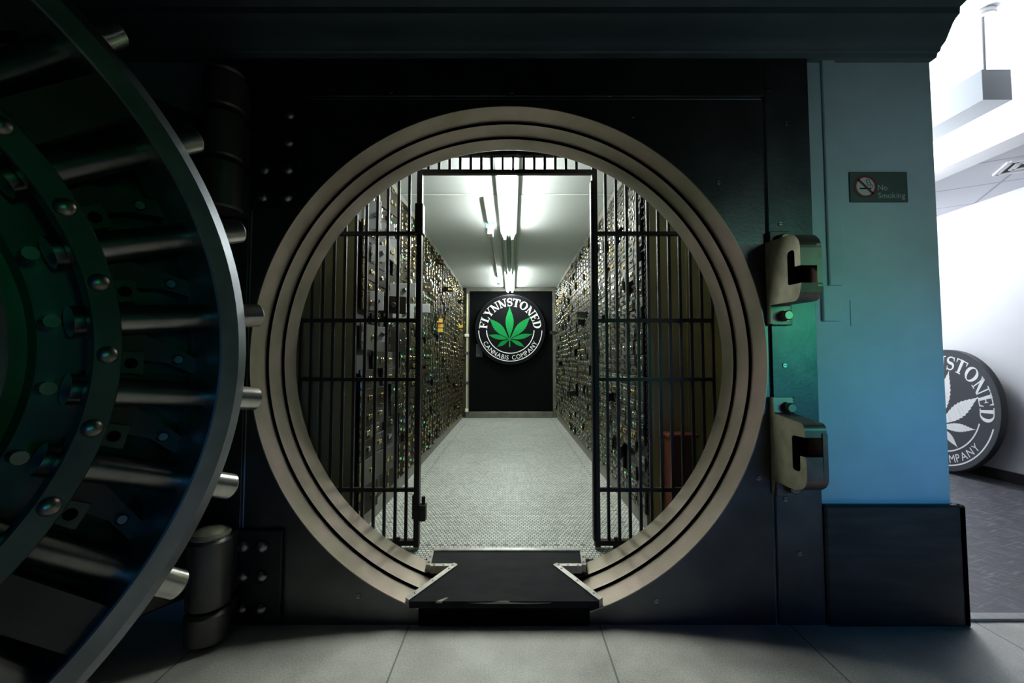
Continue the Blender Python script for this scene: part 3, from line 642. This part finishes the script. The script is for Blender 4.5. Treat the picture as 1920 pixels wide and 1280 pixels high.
ORD = ['first', 'second', 'third', 'fourth', 'fifth', 'sixth']
def cabinets(side, X, y0, y1, nb=6):
    rnd = random.Random(11 if side > 0 else 5)
    z0, z1 = VF+0.10, 2.40
    bw = (y1-y0)/nb
    for b in range(nb):
        ya, yb = y0+b*bw, y0+(b+1)*bw-0.006
        nm = ('hook side' if side > 0 else 'hinge side')
        t = thing('deposit_box_cabinet', '%s deposit box cabinet counted from the gate, along the %s wall' % (ORD[b], 'green stickered' if side > 0 else 'dark brass locked'), 'cabinet', (X, ya, VF), group='deposit box cabinets lining the aisle')
        xo = X+side*0.45
        MB().box(min(X+side*0.012, xo), max(X+side*0.012, xo), ya, yb, VF, 2.47, M['boxbody']).build('carcass', t, smooth=0)
        MB().box(min(X-side*0.004, X+side*0.02), max(X-side*0.004, X+side*0.02), ya, yb, VF, z0-0.004, M['plinth']).build('plinth', t, smooth=0)
        MB().box(min(X, X+side*0.02), max(X, X+side*0.02), ya, yb, z1+0.004, 2.47, M['plinth']).build('top_filler', t, smooth=0)
        # layout of doors: bands of rows
        doors = []; z = z0
        big = (side < 0 and b == 0)
        while z < z1-0.03:
            if big: h, n = rnd.choice([(0.115, 4), (0.115, 4), (0.16, 3), (0.075, 5)])
            else: h, n = rnd.choice([(0.066, 6), (0.066, 6), (0.066, 6), (0.088, 5), (0.066, 5)])
            if z+h > z1: h = z1-z
            w = (yb-ya-0.01)/n
            for i in range(n): doors.append((ya+0.005+i*w, z+h/2, w, h))
            z += h
        # mesh kinds shared between copies
        cache = {}
        sep = b < 2
        def kind(w, h):
            key = (round(w, 4), round(h, 4))
            if key in cache: return rnd.choice(cache[key])
            L_ = []
            for q in range(5):
                if side > 0:
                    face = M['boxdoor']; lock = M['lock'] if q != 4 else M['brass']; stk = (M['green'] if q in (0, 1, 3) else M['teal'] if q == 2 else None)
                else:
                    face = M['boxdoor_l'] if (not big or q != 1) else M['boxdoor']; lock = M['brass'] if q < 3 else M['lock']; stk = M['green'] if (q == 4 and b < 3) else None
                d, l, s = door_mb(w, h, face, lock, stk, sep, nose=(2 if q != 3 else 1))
                L_.append((mesh_of(d, 'box_door'), [mesh_of(q, 'lock') for q in l] if l else None, mesh_of(s, 'sticker') if s else None, d))
            cache[key] = L_
            return rnd.choice(L_)
        # door local frame: x (width) runs along +Y for the right wall ... mirrored so that the front faces the aisle
        base_rot = -PI/2 if side > 0 else PI/2      # local -y -> aisle side
        order = sorted(range(len(doors)), key=lambda k: (-doors[k][2]*doors[k][3], doors[k][0]))
        if b > 0: order = sorted(range(len(doors)), key=lambda k: doors[k][0])
        solo = set(order[:100])
        rest = MB(); rest.recalc = False
        for k, (y, z, w, h) in enumerate(doors):
            r = rnd.random()
            if side < 0 and r < (0.20 if b == 0 else 0.07): continue        # missing door bares the solid carcass, coloured dark for the hole's shade
            if side > 0 and r < 0.025: continue
            a = 0.0; r2 = rnd.random()
            if r2 < 0.75: a = R_(rnd.uniform(0, 2.5))
            elif r2 < (0.97 if b < 2 else 0.992): a = R_(rnd.uniform(3, 14))
            else: a = R_(rnd.uniform(25, 75))
            if side > 0 and b < 2: a *= 0.4
            me, lk, stc, mbd = kind(w, h)
            # hinge at far end for right wall (local x -> -Y), near end for left wall (local x -> +Y)
            px, py = X, (y+w if side > 0 else y)
            rot = base_rot + (-a if side > 0 else -a)
            rot = base_rot - a
            if k in solo:
                o = plain('box_door', me, t, Vector((px, py, z))-WL[t], rot)
                for q in lk or (): plain('lock', q, o, (0, 0, 0))
                if stc: plain('sticker', stc, o, (0, 0, 0))
            else:
                T = Matrix.Translation((px, py, z)) @ Matrix.Rotation(rot, 4, 'Z')
                kk = len(rest.v)
                parts = [mbd] + ([q for q in ()])
                for f, mi in zip(mbd.f, mbd.m): rest.f.append([kk+i for i in f]); rest.m.append(rest.mi(mbd.mats[mi]))
                rest.v += [T @ Vector(v) for v in mbd.v]
                if sep:                              # lock nose for the merged doors of the near cabinets
                    rest.cyl(T @ Vector((w*0.62, -0.012, 0)), T @ Vector((w*0.62, -0.024, 0)), 0.011, M['lock'] if side > 0 else M['brass'], n=10)
                    rest.cyl(T @ Vector((w*0.82, -0.012, 0)), T @ Vector((w*0.82, -0.021, 0)), 0.009, M['lock'], n=10)
        if rest.v:
            o = rest.build('box_door', t, smooth=0); o['kind'] = 'stuff'
        if b == 0 and side < 0:                      # doors left wide open, pale insides turned to the gate
            for (y, z, w, h, ang) in ((2.98, 1.625, 0.22, 0.105, 92), (3.10, 1.48, 0.17, 0.075, 80), (3.2, 1.53, 0.27, 0.07, 86), (2.62, 1.80, 0.12, 0.11, 70), (2.60, 1.50, 0.10, 0.12, 65), (2.70, 1.30, 0.10, 0.10, 60), (2.56, 2.02, 0.09, 0.18, 75), (2.75, 1.98, 0.12, 0.1, 80)):
                d, l, s = door_mb(w, h, M['boxdoor_w'], M['dsteel'], None, False, nose=1)
                plain('open_box_door', mesh_of(d, 'open_box_door'), t, Vector((X-0.004, y, z))-WL[t], PI/2-R_(ang))
        if b == 0 and side > 0:
            mb = MB().bbox(X+0.006, X+0.028, ya-0.012, ya, VF, 2.40, M['boxdoor'], 0.002)
            for q in range(64): mb.cyl((X+0.004, ya-0.012, VF+0.12+q*0.0348), (X+0.004, ya-0.012, VF+0.138+q*0.0348), 0.006, M['keyhole'], n=8)
            mb.build('end_stile', t, smooth=0)
cabinets(1, 0.80, 2.56, 7.63)
cabinets(-1, -0.885, 2.46, 7.63)
tagm = None
for i, (y, z, c, lab) in enumerate(((4.90, 1.60, 'yellow', 'yellow paper tag hanging from a deposit box, highest of the near three'), (4.96, 1.545, 'yellow', 'yellow paper tag hanging from a deposit box, middle of the near three'),
                                   (4.93, 1.49, 'yellow', 'yellow paper tag hanging from a deposit box, lowest of the near three'), (6.9, 1.70, 'yellow', 'small yellow tag on a deposit box close to the end door'))):
    t = MB(); t.bbox(-0.865, -0.80, y-0.002, y+0.002, z-0.022, z+0.022, M['yellow'], 0.001); t.box(-0.875, -0.865, y-0.001, y+0.001, z-0.003, z+0.003, M['lock'])
    tag(t.build('paper_tag', smooth=0), lab, 'tag', 'yellow tags on the boxes')

# ------------------------------------------------------------------ end door, sign boards
d1 = thing('door_1', 'black door closing the far end of the vault aisle', 'door', (-0.02, 7.75, VF)); d1['kind'] = 'structure'
MB().bbox(-0.775, 0.735, 7.70, 7.748, 0.235, 2.405, M['enddoor'], 0.004).build('leaf', d1, smooth=0)
f = MB(); f.bbox(-0.83, -0.775, 7.69, 7.75, VF, 2.47, M['enddframe'], 0.004); f.bbox(0.735, 0.795, 7.69, 7.75, VF, 2.47, M['enddframe'], 0.004); f.bbox(-0.775, 0.735, 7.69, 7.75, 2.405, 2.47, M['enddframe'], 0.004)
f.build('frame', d1, smooth=0)
MB().bbox(-0.775, 0.735, 7.67, 7.75, VF, 0.235, M['enddframe'], 0.006).build('sill', d1, smooth=0)
kp = thing('keypad', 'small dark grey keypad on the black end door below the round sign', 'keypad', (-0.59, 7.70, 1.33))
MB().bbox(-0.65, -0.53, 7.675, 7.70, 1.21, 1.45, M['keypad'], 0.005).build('case', kp, smooth=0)
MB().box(-0.64, -0.54, 7.672, 7.676, 1.36, 1.365, M['dsteel']).build('seam', kp, smooth=0)
MB().cyl((-0.59, 7.676, 1.25), (-0.59, 7.668, 1.25), 0.012, M['dsteel'], n=12).build('key_lock', kp)
pp = thing('vertical_pipe', 'cream vertical pipe beside the black end door', 'pipe', (-0.815, 7.67, 0.25))
MB().cyl((-0.812, 7.665, 0.26), (-0.812, 7.665, 2.35), 0.017, M['pipe'], n=14).build('pipe', pp)
MB().cyl((-0.812, 7.655, 0.24), (-0.812, 7.655, 0.29), 0.034, M['wbox'], n=16, bev=0.008).build('base_cap', pp)
for z in (0.75, 1.28, 1.60): MB().bbox(-0.85, -0.775, 7.64, 7.69, z-0.025, z+0.025, M['wbox'] if z > 1.5 else M['dsteel'], 0.004).build('clamp', pp, smooth=0)

# glyphs of the bold serif lettering, unit height, as lists of convex quads
def arc(cx, cy, rxo, ryo, rxi, ryi, a0, a1, n=14, icx=None):
    icx = cx if icx is None else icx; q = []
    for i in range(n):
        t0 = a0+(a1-a0)*i/n; t1 = a0+(a1-a0)*(i+1)/n
        q.append([(cx+rxo*math.cos(t0), cy+ryo*math.sin(t0)), (cx+rxo*math.cos(t1), cy+ryo*math.sin(t1)), (icx+rxi*math.cos(t1), cy+ryi*math.sin(t1)), (icx+rxi*math.cos(t0), cy+ryi*math.sin(t0))])
    return q
def rc(x0, x1, y0, y1): return [(x0, y0), (x1, y0), (x1, y1), (x0, y1)]
def stroke(pts):   # pts: (x, y, halfwidth)
    q = []
    P = []
    for i, (x, y, h) in enumerate(pts):
        a = pts[max(0, i-1)]; b = pts[min(len(pts)-1, i+1)]; d = Vector((b[0]-a[0], b[1]-a[1])).normalized(); P.append(((x-d.y*h, y+d.x*h), (x+d.y*h, y-d.x*h)))
    for i in range(len(P)-1): q.append([P[i][0], P[i][1], P[i+1][1], P[i+1][0]])
    return q
spts = []
for i in range(25):
    t = i/24
    if t < 0.5:
        a = R_(35)+(R_(270)-R_(35))*(t/0.5); x, y = 0.34+0.23*math.cos(a), 0.735+0.215*math.sin(a)
    else:
        a = R_(90)-(R_(90)+R_(145))*((t-0.5)/0.5); x, y = 0.34+0.25*math.cos(a), 0.285+0.235*math.sin(a)
    spts.append((x, y, 0.045+0.055*math.exp(-((t-0.5)/0.2)**2)))
GL = {
 'F': (0.72, [rc(.10, .30, 0, 1), rc(0, .42, 0, .07), rc(0, .70, .93, 1), [(.60, .95), (.66, .72), (.70, .72), (.70, .95)], rc(.30, .50, .47, .54), [(.46, .50), (.50, .36), (.53, .36), (.53, .65), (.50, .65)]]),
 'L': (0.70, [rc(.10, .30, 0, 1), rc(0, .42, .93, 1), rc(0, .66, 0, .07), [(.55, .05), (.66, .05), (.70, .30), (.66, .30)]]),
 'Y': (0.84, [rc(.32, .52, 0, .48), rc(.22, .62, 0, .07), [(.04, 1), (.24, 1), (.52, .45), (.32, .42)], [(.70, 1), (.78, 1), (.52, .45), (.44, .42)], rc(-.02, .34, .93, 1), rc(.58, .88, .93, 1)]),
 'N': (0.90, [rc(.12, .20, 0, 1), rc(.0, .32, 0, .07), [(.0, 1), (.24, 1), (.80, 0), (.62, 0)], rc(.72, .80, 0, 1), rc(.60, .92, .93, 1), rc(0, .2, .93, 1)]),
 'S': (0.66, stroke(spts)+[[(.52, .96), (.57, 1), (.59, .68), (.54, .70)], [(.10, .34), (.14, .30), (.12, 0), (.07, 0)]]),
 'T': (0.78, [rc(.28, .48, 0, 1), rc(.17, .59, 0, .07), rc(.0, .76, .93, 1), [(.0, .95), (.09, .95), (.04, .70), (.0, .70)], [(.67, .95), (.76, .95), (.76, .70), (.72, .70)]]),
 'O': (0.92, arc(.45, .5, .45, .52, .24, .45, 0, 2*PI, 28)),
 'E': (0.76, [rc(.10, .30, 0, 1), rc(0, .68, 0, .07), rc(0, .68, .93, 1), [(.58, .95), (.64, .72), (.68, .72), (.68, .95)], [(.58, .05), (.68, .05), (.73, .30), (.68, .30)], rc(.30, .48, .47, .54), [(.44, .50), (.48, .36), (.51, .36), (.51, .65), (.48, .65)]]),
 'D': (0.86, [rc(.10, .30, 0, 1), rc(0, .40, 0, .07), rc(0, .40, .93, 1)]+arc(.38, .5, .46, .5, .25, .43, -PI/2, PI/2, 16)),
}
def font_tris(ch):
    """outline of one sans glyph (built-in font) as triangles, with its advance"""
    cu = bpy.data.curves.new('glyph', 'FONT'); cu.body = ch; cu.size = 1.0; cu.resolution_u = 3
    ob = bpy.data.objects.new('glyph', cu); COL.objects.link(ob)
    dg = bpy.context.evaluated_depsgraph_get(); dg.update()
    me = bpy.data.meshes.new_from_object(ob.evaluated_get(dg))
    vs = [(v.co.x, v.co.y) for v in me.vertices]; fs = [tuple(p.vertices) for p in me.polygons]
    bpy.data.objects.remove(ob); bpy.data.curves.remove(cu); bpy.data.meshes.remove(me)
    return vs, fs
GC = {}
def glyph(ch):
    if ch not in GC: GC[ch] = font_tris(ch)
    return GC[ch]
def leaflet(bx, by, tx, ty, hw, n=13, curve=0.0):
    """serrated leaflet polygon quads from base to tip"""
    B = Vector((bx, by)); T = Vector((tx, ty)); d = T-B; L = d.length; u = d/L; v = Vector((-u.y, u.x)); q = []
    def w(t): return hw*math.sin(PI*t**1.12)**1.25 if 0 < t < 1 else 0.0
    for i in range(n):
        t0, t1 = i/n, (i+1)/n; w0 = max(w(t0), 0.004); w1 = max(w(t1), 0.002)
        k = curve*L
        c0 = B+d*t0+v*(k*t0*(1-t0)); c1 = B+d*t1+v*(k*t1*(1-t1)); tooth = u*0.012
        q.append([tuple(c0+v*w0*0.90), tuple(c0-v*w0*0.90), tuple(c1-v*w1*1.08+tooth), tuple(c1+v*w1*1.08+tooth)])
    return q
def sign_board(name, label, R, face, leafm, loc, T, thick=0.075):
    t = thing(name, label, 'sign', loc, local_frame=True)
    b = MB(); b.lathe((0, 0, 0), 'y', [(0, thick), (R, thick), (R, 0.003), (R-0.003, 0), (0, 0)], M['disc_side'], n=96)
    b.build('board', t, origin=(0, 0, 0))
    f_ = MB(); f_.lathe((0, 0, 0), 'y', [(0, -0.0008), (R-0.006, -0.0008)], face, n=96); f_.build('face', t, origin=(0, 0, 0), smooth=0)
    def P(x, y, lift=0.0016): return (x*R, -lift, y*R)
    L_ = MB(); L_.recalc = False
    # serif arc text
    txt = 'FLYNNSTONED'; r0, r1 = 0.665, 0.895; hgt = r1-r0
    ws = [GL[c][0] for c in txt]; a_start, a_end = R_(178), R_(2)
    gap = 0.07; tot = sum(ws)+gap*(len(ws)-1); sc = (a_start-a_end)/tot; x = 0.0
    for c, w_ in zip(txt, ws):
        for quad in GL[c][1]:
            # subdivide wide quads so that they bend with the arc
            pts = []
            for (gx, gy) in quad:
                a = a_start-(x+gx)*sc; r = r0+gy*hgt; pts.append(P(r*math.cos(a), r*math.sin(a)))
            L_.add(pts, [tuple(range(len(pts)))], M['white'])
        x += w_+gap
    L_.build('upper_lettering', t, origin=(0, 0, 0), smooth=0)
    L2 = MB(); L2.recalc = False
    txt = 'CANNABIS COMPANY'; r0, r1 = 0.865, 0.735
    adv = []; 
    for c in txt:
        if c == ' ': adv.append((0, 0.32)); continue
        vs, _ = glyph(c); adv.append((min(v[0] for v in vs), max(v[0] for v in vs)))
    ga = 0.14; tot = sum(b_-a_ for a_, b_ in adv)+ga*(len(txt)-1)
    a_start, a_end = R_(206), R_(334); sc = (a_end-a_start)/tot; x = 0.0
    capH = 0.73
    for c, (a_, b_) in zip(txt, adv):
        if c != ' ':
            vs, fs = glyph(c)
            pts = []
            for gx, gy in vs:
                a = a_start+(x+gx-a_)*sc; r = r0+(r1-r0)*gy/capH; pts.append(P(r*math.cos(a), r*math.sin(a)))
            L2.add(pts, fs, M['white'])
        x += b_-a_+ga
    for ro, w_ in ((0.915, 0.022), (0.69, 0.022)):
        for q in arc(0, 0, ro, ro, ro-w_, ro-w_, R_(182), R_(358), 60): L2.add([P(*p) for p in q], [(0, 1, 2, 3)], M['white'])
    L2.build('lower_lettering', t, origin=(0, 0, 0), smooth=0)
    G = MB(); G.recalc = False; bx, by = -0.02, -0.29
    for tx, ty, hw, cv in ((-.02, .64, .115, 0), (.566, .356, .115, 0), (-.59, .31, .115, 0), (.627, -.136, .066, 0.02), (-.63, -.16, .066, -0.02), (.40, -.50, .055, 0.12), (-.37, -.50, .055, -0.12)):
        for q in leaflet(bx, by, tx, ty, hw, curve=cv): G.add([P(*p) for p in q], [(0, 1, 2, 3)], leafm)
    G.add([P(*p) for p in rc(-.035, -.005, -.50, -.27)], [(0, 1, 2, 3)], leafm)
    G.build('leaf', t, origin=(0, 0, 0), smooth=0)
    t.matrix_world = Matrix.Translation(loc) @ T
    return t
sign_board('round_sign', 'round black sign with white lettering and a green leaf on the far black door', 0.622, M['disc'], M['leaf'], (-0.03, 7.565, 1.70), Matrix.Identity(4), 0.095)
# leaning sign: faces -x, its top resting on the white wall
T = Matrix.Rotation(R_(4.5), 4, 'Y') @ Matrix.Rotation(-PI/2-R_(8), 4, 'Z') @ Matrix.Rotation(R_(11), 4, 'Y')
ls = sign_board('round_sign', 'round charcoal sign with a white leaf leaning against the bright white wall', 0.622, M['disc_g'], M['white'], (4.475, 4.465, 0.632), T, 0.05)
cl = MB().bbox(4.36, 4.41, 4.60, 4.66, 0.0, 0.03, M['wbox'], 0.006)
tag(cl.build('foot_block', smooth=0), 'small white block wedged under the leaning round sign', 'block')

# ------------------------------------------------------------------ vault ceiling lights, conduit, boxes
def strip_light(label, ya, yb, lit):
    t = thing('strip_light', label, 'ceiling light', (-0.035, (ya+yb)/2, 2.38))
    bm_ = M['fixture'] if not lit else M['fixture_w']
    x = -0.035
    h = MB(); h.prism([(-0.082, 2.476), (-0.082, 2.425), (-0.070, 2.412), (-0.014, 2.412), (-0.008, 2.40), (0.008, 2.40), (0.014, 2.412), (0.070, 2.412), (0.082, 2.425), (0.082, 2.476)], lambda u, v, w_: (x+u, w_, v), ya, yb, bm_); h.build('housing', t, smooth=0)
    for s_ in (-1, 1):
        MB().cyl((x+s_*0.040, ya+0.03, 2.388), (x+s_*0.040, yb-0.03, 2.388), 0.018, M['tube'] if lit else M['tube_off'], n=14).build('tube', t)
        for yy in (ya+0.012, yb-0.03): MB().bbox(x+s_*0.040-0.012, x+s_*0.040+0.012, yy, yy+0.018, 2.366, 2.414, M['fixture_w'], 0.002).build('lamp_holder', t, smooth=0)
strip_light('lit fluorescent strip light nearest the gate on the vault ceiling', 2.38, 4.26, True)
strip_light('unlit green grey strip light between the two lit ones', 4.28, 6.02, False)
strip_light('lit fluorescent strip light nearest the end door', 6.04, 7.62, True)
cd = thing('ceiling_conduit', 'thin beige conduit running along the vault ceiling beside the strip lights', 'conduit', (-0.215, 5.0, 2.45))
MB().box(-0.232, -0.212, 3.43, 4.06, 2.455, 2.476, M['conduit']).build('raceway', cd, smooth=0)
MB().cyl((-0.222, 4.2, 2.463), (-0.222, 6.66, 2.463), 0.011, M['conduit'], n=10).build('tube', cd)
for y, lab in ((4.06, 'white junction box with a pale blue cover nearer the gate'), (6.66, 'white junction box with a pale blue cover nearer the end door')):
    t = thing('junction_box', lab, 'junction box', (-0.215, y, 2.43))
    MB().bbox(-0.255, -0.165, y, y+0.02, 2.415, 2.474, M['jbox'], 0.003).build('cover', t, smooth=0)
    MB().bbox(-0.24, -0.185, y+0.01, y+0.12, 2.36, 2.42, M['wbox'], 0.004).build('body', t, smooth=0)
sp = thing('ceiling_bracket', 'small dark bracket above the header grille', 'bracket', (0.3, 2.5, 2.44))
MB().bbox(0.28, 0.33, 2.44, 2.5, 2.40, 2.476, M['bar'], 0.004).build('plate', sp, smooth=0)

# ------------------------------------------------------------------ no smoking sign
ns = thing('no_smoking_sign', 'small grey green no smoking sign on the blue wall', 'sign', (1.66, WY, 1.915))
sx0, sx1, sz0, sz1 = 1.528, 1.790, 1.846, 1.986; YF = WY-0.006
MB().bbox(sx0, sx1, YF, WY, sz0, sz1, M['signplate'], 0.0015).build('plate', ns, smooth=0)
icx, icz, ir_ = sx0+0.070, 1.917, 0.053
def flat(nm, quads, m, lift):
    b = MB(); b.recalc = False
    for q in quads: b.add([(x, YF-lift, z) for x, z in q], [tuple(range(len(q)))], m)
    return b.build(nm, ns, smooth=0)
flat('white_disc', arc(icx, icz, ir_-0.008, ir_-0.008, 0, 0, 0, 2*PI, 32), M['signwhite'], 0.0006)
cig = [rc(icx-0.026, icx+0.006, icz-0.0125, icz-0.006), rc(icx+0.008, icx+0.026, icz-0.0125, icz-0.006)]
sm = stroke([(icx+0.030, icz-0.004, .0014), (icx+0.030, icz+0.006, .0014), (icx+0.022, icz+0.008, .0014), (icx+0.018, icz+0.004, .0014), (icx+0.008, icz+0.010, .0014), (icx+0.010, icz+0.018, .0014), (icx+0.004, icz+0.023, .0014), (icx+0.006, icz+0.032, .0014), (icx+0.014, icz+0.034, .0014), (icx+0.019, icz+0.028, .0014), (icx+0.017, icz+0.020, .0014), (icx+0.026, icz+0.012, .0014)])
flat('cigarette', cig+sm, M['keyhole'], 0.0009)
d = 0.0055*0.7071; e = (ir_-0.006)*0.7071
flat('red_ring', arc(icx, icz, ir_, ir_, ir_-0.0115, ir_-0.0115, 0, 2*PI, 40)+[[(icx-e-d, icz+e-d), (icx-e+d, icz+e+d), (icx+e+d, icz-e+d), (icx+e-d, icz-e-d)]], M['signred'], 0.0012)
def text_flat(txt, x0, z0, size, m):
    b = MB(); b.recalc = False; x = x0
    for c in txt:
        vs, fs = glyph(c); a_ = min(v[0] for v in vs); b_ = max(v[0] for v in vs)
        b.add([(x+(gx-a_)*size, YF-0.0008, z0+gy*size) for gx, gy in vs], fs, m); x += (b_-a_)*size+0.085*size
    return b
text_flat('No', sx0+0.126, 1.900, 0.036, M['signtext']).build('lettering', ns, smooth=0)
text_flat('Smoking', sx0+0.126, 1.864, 0.036, M['signtext']).build('lettering', ns, smooth=0)

# ------------------------------------------------------------------ side room pendant light, vent
pl = thing('pendant_light', 'long grey box pendant light hanging from a rod in the bright side room', 'pendant light', (3.045, 3.6, 2.77))
mb = MB(); mb.box(2.953, 3.137, 2.60, 4.9, 2.766, 2.962, M['lampgrey']); mb.build('housing', pl, smooth=0)
MB().box(2.965, 3.125, 2.63, 4.88, 2.962, 2.966, M['lampglow']).build('uplight_diffuser', pl, smooth=0)
MB().cyl((2.995, 2.62, 2.962), (2.978, 2.60, 3.30), 0.008, M['lampgrey'], n=12).build('rod', pl)
MB().lathe((2.99, 2.60, 0), 'z', [(0.0, 3.30), (0.05, 3.302), (0.055, 3.312), (0.05, 3.34), (0, 3.34)], M['white_wall'], n=28).build('canopy', pl)
vt = thing('ceiling_vent', 'square white ceiling vent in the tile ceiling of the side room', 'vent', (4.15, 3.36, 2.716), R_(-32), local_frame=True)
v_ = MB()
for k, (r, dz) in enumerate(((0.14, -0.006), (0.07, -0.004))):
    for s_ in (-1, 1):
        v_.box(-r, r, s_*r-0.018, s_*r+0.018, dz-0.008, 0.0, M['white_wall']); v_.box(s_*r-0.018, s_*r+0.018, -r, r, dz-0.008, 0.0, M['white_wall'])
v_.build('louvre_frame', vt, smooth=0)
MB().box(-0.13, 0.13, -0.13, 0.13, -0.003, -0.001, M['dark_gap']).build('opening', vt, smooth=0)
